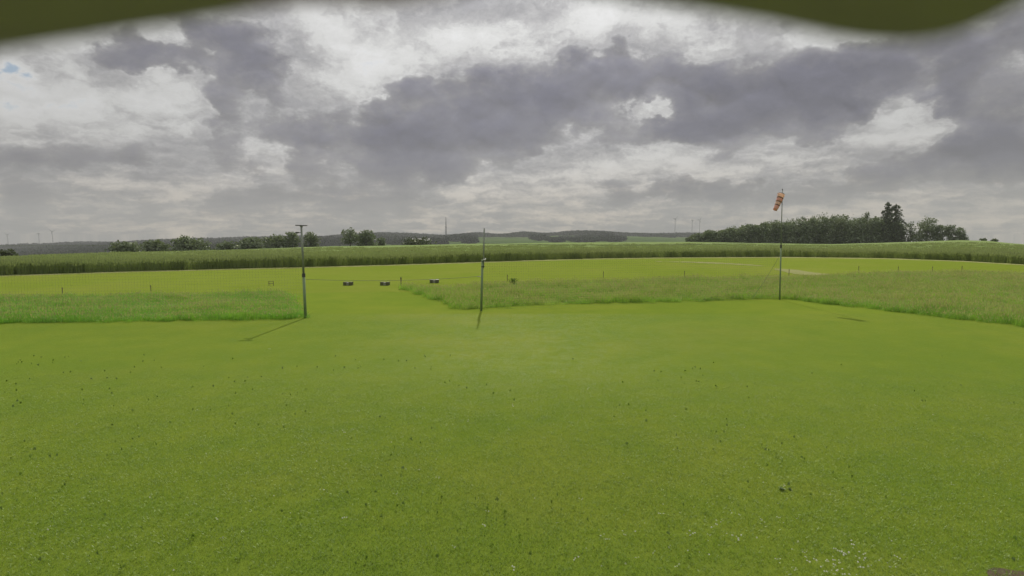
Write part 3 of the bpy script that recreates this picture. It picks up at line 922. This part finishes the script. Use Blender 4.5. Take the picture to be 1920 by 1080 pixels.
b.build('side_bracket', M_dark, fl)

base2 = at(902, 583); top2 = atd(907, 428, base2.y)
mp = tag(empty('net_pole', base2), 'slim dark pole with a white insulator, right of the mown gap', 'pole')
lx2, h2 = top2.x - base2.x, top2.z
MB().tube([(0, 0, -0.2), (lx2 * 0.55, 0, h2 * 0.62)], [0.046, 0.043], 12).build('lower_pole', M_pole_lo, mp, True)
MB().tube([(lx2 * 0.56 + 0.03, 0.01, h2 * 0.52), (lx2 + 0.02, 0.01, h2)], [0.030, 0.027], 10).build('upper_pole', M_pole, mp, True)
for zf in (0.54, 0.60):
    MB().box((lx2 * zf + 0.015, 0, h2 * zf), (0.13, 0.10, 0.03), bev=0.006).build('clamp', M_dark, mp)
MB().tube([(lx2 * .62 + 0.03, -0.03, h2 * 0.625), (lx2 * .62 + 0.10, -0.05, h2 * 0.625), (lx2 * .62 + 0.12, -0.05, h2 * 0.64)], [0.022, 0.034, 0.02], 10).build('insulator', M_white, mp, True)
MB().tube([(0, 0, h2 * .415), (-0.14, 0, h2 * 0.42)], 0.013, 8).build('hook', M_dark, mp)

base3 = at(1462, 562); top3 = atd(1467, 356, base3.y)
wp = tag(empty('windsock_pole', base3), 'tall thin pole carrying the striped windsock, with a guy wire', 'pole')
lx3, h3 = top3.x - base3.x, top3.z
MB().tube([(0, 0, -0.2), (lx3 * 0.5, 0, h3 * 0.5)], [0.036, 0.032], 10).build('lower_pole', M_pole_lo, wp, True)
MB().tube([(lx3 * 0.5, 0, h3 * 0.49), (lx3, 0, h3)], [0.024, 0.018], 10).build('upper_pole', M_pole, wp, True)
MB().tube([(lx3 * 0.5, 0, h3 * 0.475), (lx3 * 0.5, 0, h3 * 0.505)], 0.042, 10).build('clamp', M_dark, wp)
MB().tube([(lx3, 0, h3 - 0.01), (lx3, 0, h3 + 0.05)], [0.026, 0.014], 8).build('finial', M_dark, wp)
ga = at(1409, 562)
MB().tube([(lx3 * .42, 0, h3 * .42), ((ga.x - base3.x) * .55, (ga.y - base3.y) * .55 - .02, h3 * .18), (ga.x - base3.x, ga.y - base3.y, 0.02)], 0.0065, 6).build('guy_wire', M_cord, wp)

# windsock: a hanging tapered sleeve with four fabric sections and three dark bands
sp = atd(1466, 363, base3.y)
wsock = tag(empty('windsock', sp), 'drooping orange and white windsock with dark bands on the thin pole', 'windsock')
tip = atd(1451, 393.5, base3.y - 0.22) - sp
st = Vector((-0.05, -0.03, -0.03))
def sock_pt(f): return st + (tip - st) * f + Vector((0.06 * math.sin(f * 2.2), 0, -0.0))
def sock_r(f): return 0.165 * (1 - f) + 0.095 * f
def sleeve(f0, f1, grow=0.0, n=18, k=4):
    V, Fs = [], []
    for i in range(k + 1):
        f = f0 + (f1 - f0) * i / k
        p = sock_pt(f); d = (sock_pt(min(1, f + .02)) - sock_pt(max(0, f - .02))).normalized()
        u = d.cross(Vector((0, 1, 0))).normalized(); w = d.cross(u)
        for j in range(n):
            a = 6.283185 * j / n
            r = (sock_r(f) + grow) * (1 + 0.06 * math.sin(3 * a + f * 6) + 0.03 * math.sin(7 * a + f * 15))
            V.append(p + u * math.cos(a) * r * 0.95 + w * math.sin(a) * r * 0.8)
    for i in range(k):
        for j in range(n):
            Fs.append((i * n + j, i * n + (j + 1) % n, (i + 1) * n + (j + 1) % n, (i + 1) * n + j))
    return V, Fs
for f0, f1, m in ((0.0, 0.225, M_salmon), (0.285, 0.475, M_orange), (0.53, 0.70, M_salmon), (0.75, 1.0, M_orange)):
    V, Fs = sleeve(f0, f1)
    o = mesh_obj('sleeve', V, Fs, m, wsock, True)
    sd = o.modifiers.new('thickness', 'SOLIDIFY'); sd.thickness = 0.004; sd.offset = 0
for f0, f1 in ((0.225, 0.285), (0.475, 0.53), (0.70, 0.75)):
    V, Fs = sleeve(f0, f1, 0.002, k=2)
    o = mesh_obj('band', V, Fs, M_band, wsock, True)
    sd = o.modifiers.new('thickness', 'SOLIDIFY'); sd.thickness = 0.005; sd.offset = 0
hoop = []
p0 = sock_pt(0); d0 = (sock_pt(.05) - p0).normalized(); u0 = d0.cross(Vector((0, 1, 0))).normalized(); w0 = d0.cross(u0)
for j in range(21):
    a = 6.283185 * j / 20
    hoop.append(p0 - d0 * 0.008 + u0 * math.cos(a) * 0.158 + w0 * math.sin(a) * 0.134)
h_ = MB().tube(hoop, 0.008, 6, cap=False)
h_.tube([hoop[0], (0.0, 0.0, 0.04)], 0.006, 6).tube([hoop[10], (0.0, 0.0, 0.04)], 0.006, 6)
h_.build('hoop', M_dark, wsock)

def net(name, A, B, z0, z1, label, cell=0.10, r=0.0016):
    A, B = Vector(A), Vector(B)
    root = tag(empty(name, (A.x, A.y, 0)), label, 'net', 'safety nets along the lawn')
    D = B - A; D.z = 0
    Ln = D.length; u = D / Ln
    nrm = Vector((-u.y, u.x, 0))
    m = MB()
    def bar(p, q, r):
        d = (q - p).normalized()
        s = nrm; w = d.cross(s)
        b = len(m.v)
        for pt_ in (p, q):
            for a in range(3): m.v.append(tuple(pt_ + r * (math.cos(a * 2.094) * s + math.sin(a * 2.094) * w)))
        for a in range(3): m.f.append((b + a, b + (a + 1) % 3, b + 3 + (a + 1) % 3, b + 3 + a))
    sag = lambda f: 0.10 * 4 * f * (1 - f)
    nv = int(Ln / cell)
    for i in range(nv + 1):
        f = i / nv
        bar(u * Ln * f + Vector((0, 0, z0)), u * Ln * f + Vector((0, 0, z1 - sag(f))), r)
    nh = int((z1 - z0) / cell)
    for j in range(nh + 1):
        ff = j / nh
        K = 12
        for i in range(K):
            f0, f1 = i / K, (i + 1) / K
            za = z0 + (z1 - sag(f0) - z0) * ff; zb = z0 + (z1 - sag(f1) - z0) * ff
            bar(u * Ln * f0 + Vector((0, 0, za)), u * Ln * f1 + Vector((0, 0, zb)), r)
    m.build('mesh_panel', M_cord, root)
    rp = MB().tube([u * Ln * f + Vector((0, 0, z1 - sag(f))) for f in np.linspace(0, 1, 13)], 0.007, 6)
    rp.build('top_rope', M_cord, root)
    return root
le = at(-420, 609)
net('safety_net', (base.x + lx * .9 - 0.05, base.y, 0), (le.x, le.y, 0), 0.05, 2.72, 'fine see-through net hung left of the T-topped pole')
net('safety_net', (base2.x + 0.06, base2.y, 0), (base3.x - 0.04, base3.y, 0), 0.05, 2.66, 'fine see-through net hung between the insulator pole and the windsock pole')
V0 = Vector((base.x + 0.03, base.y, 1.40)); V1 = Vector((base2.x - 0.12, base2.y, h2 * 0.42))
pts = [V0 + (V1 - V0) * f - Vector((0, 0, 0.10 * 4 * f * (1 - f))) for f in np.linspace(0, 1, 15)]
tag(MB().tube(pts, 0.006, 6).build('barrier_rope', M_cord), 'thin sagging rope across the mown gap between the two poles', 'rope')

# stakes along the back of the rough grass
for px, r0, r1, lab in ((117, 553, 538, 'dark short stake left of the net, first from the left'), (283.5, 549, 534, 'thin faint stake behind the left rough grass'),
                        (752, 537.5, 518.5, 'thick dark stake at the corner of the mown gap'), (951, 527, 514.5, 'thin stake right of the insulator pole'),
                        (1131, 521, 508.5, 'faint stake behind the middle of the right net'), (1283, 520, 507, 'faint stake below the three small turbines'),
                        (1479, 519, 504, 'stake beside the sandy patch right of the windsock pole'), (1610, 513, 498, 'faint stake first to the right of the sandy patch'),
                        (1684, 512, 499, 'stake below the two spruces'), (1748, 512, 499, 'stake below the tall tree right of the spruces'),
                        (1803, 511, 498, 'faint stake farthest to the right')):
    p = at(px, r0)
    h = (r0 - r1) / F * p.y
    k = 0.032 if px == 752 else 0.02
    root = tag(empty('fence_stake', p, px * 0.7), lab, 'stake', 'stakes behind the rough grass')
    MB().tube([(0, 0, -0.2), (0.01, 0, h * 0.9), (0.012, 0, h * 0.98)], [k, k * 0.95, k * 0.6], 7).build('post', M_wood, root)
    MB().tube([(0.01, 0, h * 0.80), (0.01, 0, h * 0.86)], k * 1.35, 7).build('insulator', M_dark, root)

# three low pilot markers: a pale board with a dark box at either end
for px, r, lab in ((653, 535, 'low dark-ended pilot stand on the mown gap, leftmost of three'), (722, 535, 'low dark-ended pilot stand in the middle, left of the thick stake'), (814.5, 530.5, 'low pilot stand with pale tops right of the thick stake')):
    p = at(px, r); s = p.y / F
    s *= 0.88
    root = tag(empty('pilot_stand', p), lab, 'pilot stand', 'low pilot stands by the runway')
    MB().box((0, 0, 3.6 * s), (5.5 * s, 0.35, 6.2 * s), bev=0.01).build('middle_board', M_conc, root)
    for sx in (-1, 1):
        MB().box((sx * 6.0 * s, 0, 3.4 * s), (6.4 * s, 0.4, 6.4 * s), bev=0.012).build('end_box', M_box, root)
        MB().box((sx * 6.0 * s, 0, 7.0 * s), (7.0 * s, 0.44, 0.8 * s), bev=0.006).build('lid', M_conc if px > 800 else M_box, root)

# small pale frame on the left
p = at(508.5, 536); s = p.y / F
root = tag(empty('hurdle', p), 'small thin frame standing behind the left rough grass', 'frame')
for sx in (-1, 1):
    MB().tube([(sx * 4.2 * s, 0, -0.1), (sx * 4.2 * s, 0, 9 * s)], 0.016, 7).build('leg', M_wood, root)
for zz in (8.6, 4.6):
    MB().tube([(-4.8 * s, -0.02, zz * s), (5.2 * s, -0.02, zz * s)], 0.014, 7).build('rail', M_wood, root)

# weeds and clods
def weed(name, pos, rad_, h, n, label, cat, seed, mat=None):
    rg = random.Random(seed)
    root = tag(empty(name, pos), label, cat)
    V, Fs = [], []
    st = MB()
    for i in range(n):
        a, ln = rg.random() * 6.283, rad_ * (0.4 + 0.6 * rg.random())
        z = h * (0.25 + 0.75 * rg.random())
        c = Vector((math.cos(a) * ln, math.sin(a) * ln, z)); o_ = Vector((0, 0, z * 0.45))
        d = (c - o_).normalized(); w = d.cross(Vector((0, 0, 1))).normalized() * rad_ * 0.16
        m = o_.lerp(c, 0.6) + Vector((0, 0, 0.04 * h)); b = len(V)
        V += [o_, m - w, c - Vector((0, 0, 0.1 * h)), m + w]; Fs.append((b, b + 1, b + 2, b + 3))
    for i in range(4):
        a = rg.random() * 6.283
        st.tube([(0, 0, -0.02), (math.cos(a) * rad_ * .3, math.sin(a) * rad_ * .3, h * 0.8)], [0.006, 0.003], 5)
    st.build('stem', M_weed, root)
    mesh_obj('leaves', V, Fs, mat or M_weed, root)
    return root
p = at(962, 539); weed('dock_plant', p, 0.35, 0.62, 40, 'dark dock plant standing in the rough grass right of the insulator pole', 'weed', 31)
p = at(1466, 919); weed('weed_tuft', p, 0.06, 0.035, 30, 'wider of two dark weed tufts on the near lawn', 'weed', 33)
p = at(1481, 919); weed('weed_tuft', p, 0.035, 0.032, 20, 'smaller right one of two dark weed tufts on the near lawn', 'weed', 34)

# ------------------------------------------------------------------ far away: turbines, mast, shed
def turbine(px, top, foot, dist, r_px, label, yaw, rot):
    p = atd(px, top, dist)
    g = float(ground_z(p.x, p.y))
    root = tag(empty('wind_turbine', (p.x, p.y, g), yaw), label, 'wind turbine', 'wind turbines on the horizon')
    hh = p.z - g
    MB().tube([(0, 0, 0), (0, 0, hh)], [3.4, 2.0], 10).build('tower', M_turb, root, True)
    MB().box((0, 1.5, hh + 1.5), (5, 12, 5), bev=0.8).build('nacelle', M_turb, root)
    L = r_px * dist / F
    for i in range(3):
        a = rot + i * 2.0944
        d = Vector((math.cos(a), 0, math.sin(a))); w = Vector((-math.sin(a), 0.25, math.cos(a)))
        c = Vector((0, -6, hh + 1.5))
        MB().add([c + d * 1 - w * 1.5, c + d * L * .25 - w * 2.2, c + d * L - w * .4, c + d * L + w * .3, c + d * L * .25 + w * 1.6, c + d * 1 + w * 1.5,
                  c + d * L * .25 + Vector((0, 1.2, 0))], [(0, 1, 6), (1, 2, 6), (2, 3, 6), (3, 4, 6), (4, 5, 6), (5, 0, 6), (0, 5, 4, 3, 2, 1)]).build('rotor_blade', M_turb, root)
for a in ((14, 440.5, 458, 3900, 5, 'wind turbine at the far left, leftmost of the left three', 0.3, 0.5), (72.5, 438.5, 455, 4000, 5, 'wind turbine in the middle of the left three', -0.2, 1.2),
          (98, 434.5, 455, 3800, 7, 'tallest wind turbine, rightmost of the left three', 0.2, 0.35), (1266, 411, 434, 4300, 6, 'faint wind turbine standing apart, leftmost of the right three', 0.2, 0.9),
          (1298, 414, 434, 4500, 5, 'faint wind turbine in the middle of the right three', 0.5, 0.4), (1312, 413, 434, 4400, 6, 'faint wind turbine nearest the wood, rightmost of the right three', -0.3, 1.0)):
    turbine(*a)
p = atd(836, 407, 3000); g = float(ground_z(p.x, p.y))
root = tag(empty('radio_mast', (p.x, p.y, g)), 'lone slender mast rising from the far wooded ridge', 'mast')
hh = p.z - g
MB().tube([(0, 0, 0), (0, 0, hh * 0.6)], [4.5, 3.4], 8).build('shaft', M_mast, root, True)
MB().tube([(0, 0, hh * 0.6), (0, 0, hh)], [2.6, 1.6], 8).build('antenna', M_mast, root, True)
MB().tube([(0, 0, hh * 0.6), (0, 0, hh * 0.62)], [5.0, 5.0], 8).build('platform', M_mast, root)
pos, d = place(790, 26)
pz = H + slope(790, 447)[1] * d
root = tag(empty('shed', (pos.x, pos.y, pos.z)), 'long low shed with a pale roof half hidden by the green bush', 'shed')
wv = 31 * d / F
eh = pz - pos.z - 0.3
MB().box((0, 0, eh / 2 - 0.4), (wv, 6.0, eh - 0.8)).build('wall', M_wall, root)
V = [(-wv * .53, -3.5, eh - .78), (wv * .53, -3.5, eh - .78), (wv * .53, 0, eh + .25), (-wv * .53, 0, eh + .25), (wv * .53, 3.5, eh - .78), (-wv * .53, 3.5, eh - .78)]
o = mesh_obj('roof', V, [(0, 1, 2, 3), (3, 2, 4, 5)], M_roof, root)
sd = o.modifiers.new('thickness', 'SOLIDIFY'); sd.thickness = 0.1

# ------------------------------------------------------------------ the sagging awning edge right above the camera
PROF = [(-260, 155), (-100, 125), (0, 105), (120, 86), (250, 65), (360, 49), (450, 33), (540, 17), (600, 11), (680, 18), (750, 18), (810, 10), (870, -3), (960, -24),
        (1050, -14), (1110, 0), (1200, 13), (1320, 31), (1450, 52), (1540, 74), (1620, 86), (1700, 89), (1780, 76), (1850, 45), (1920, 2), (2000, -44), (2150, -90)]
D0 = 0.23
V, Fs = [], []
pxs = np.linspace(-260, 2150, 121)
sm = np.interp(pxs, [p for p, _ in PROF], [r for _, r in PROF])
sm = np.convolve(np.pad(sm, 3, mode='edge'), np.ones(7) / 7, 'valid')
prof_n = 8
for px, r in zip(pxs, sm):
    e = atd(px, r, D0)
    up = 0.012
    # edge bead, then the cloth running back over the camera
    ring = [(e.x, -0.30, e.z + 0.075), (e.x, 0.0, e.z + 0.030), (e.x, D0 * 0.6, e.z + 0.004), (e.x, D0 - 0.004, e.z), (e.x, D0, e.z + 0.004), (e.x, D0 - 0.003, e.z + 0.010), (e.x, D0 * 0.6, e.z + 0.016), (e.x, -0.30, e.z + 0.09)]
    V += ring
for i in range(len(pxs) - 1):
    for j in range(prof_n - 1):
        Fs.append((i * prof_n + j, (i + 1) * prof_n + j, (i + 1) * prof_n + j + 1, i * prof_n + j + 1))
m, k = mat_new('awning cloth')
tc = k.new('ShaderNodeTexCoord')
sp_ = k.new('ShaderNodeSeparateXYZ'); k.put(sp_.inputs[0], tc.outputs['Object'])
n_ = k.noise(tc.outputs['Object'], 14.0, 4, 0.55)
cc = k.mix(k.smooth(n_, 0.35, 0.7), (0.40, 0.35, 0.33), (0.50, 0.45, 0.40))
hem = k.m('MULTIPLY', k.smooth(sp_.outputs[0], -0.105, -0.075), k.m('SUBTRACT', 1.0, k.smooth(sp_.outputs[0], 0.0, 0.02)))
cc = k.mix(hem, cc, (0.50, 0.31, 0.42))
d_ = k.new('ShaderNodeBsdfDiffuse'); k.put(d_.inputs[0], cc)
t_ = k.new('ShaderNodeBsdfTranslucent'); t_.inputs[0].default_value = (0.19, 0.18, 0.24, 1)
x_ = k.new('ShaderNodeMixShader'); x_.inputs[0].default_value = 0.36
m.node_tree.links.new(d_.outputs[0], x_.inputs[1]); m.node_tree.links.new(t_.outputs[0], x_.inputs[2])
finish(m, k, x_.outputs[0])
aw = mesh_obj('awning', V, Fs, m, None, True)
tag(aw, 'out of focus olive awning edge sagging along the top of the view', 'awning')

# ------------------------------------------------------------------ air
zmin = float(GZ.min()) - 1.0
zmax = 260.0
m, k = mat_new('air')
vp = k.new('ShaderNodeVolumePrincipled')
vp.inputs['Color'].default_value = (0.655, 0.66, 0.685, 1)
vp.inputs['Density'].default_value = HAZE
vp.inputs['Anisotropy'].default_value = 0.05
o_ = k.new('ShaderNodeOutputMaterial')
m.node_tree.links.new(vp.outputs[0], o_.inputs['Volume'])
hz = MB().box((0, 2550, (zmin + zmax) / 2), (11300, 6200, zmax - zmin)).build('haze', m)
tag(hz, kind='stuff')
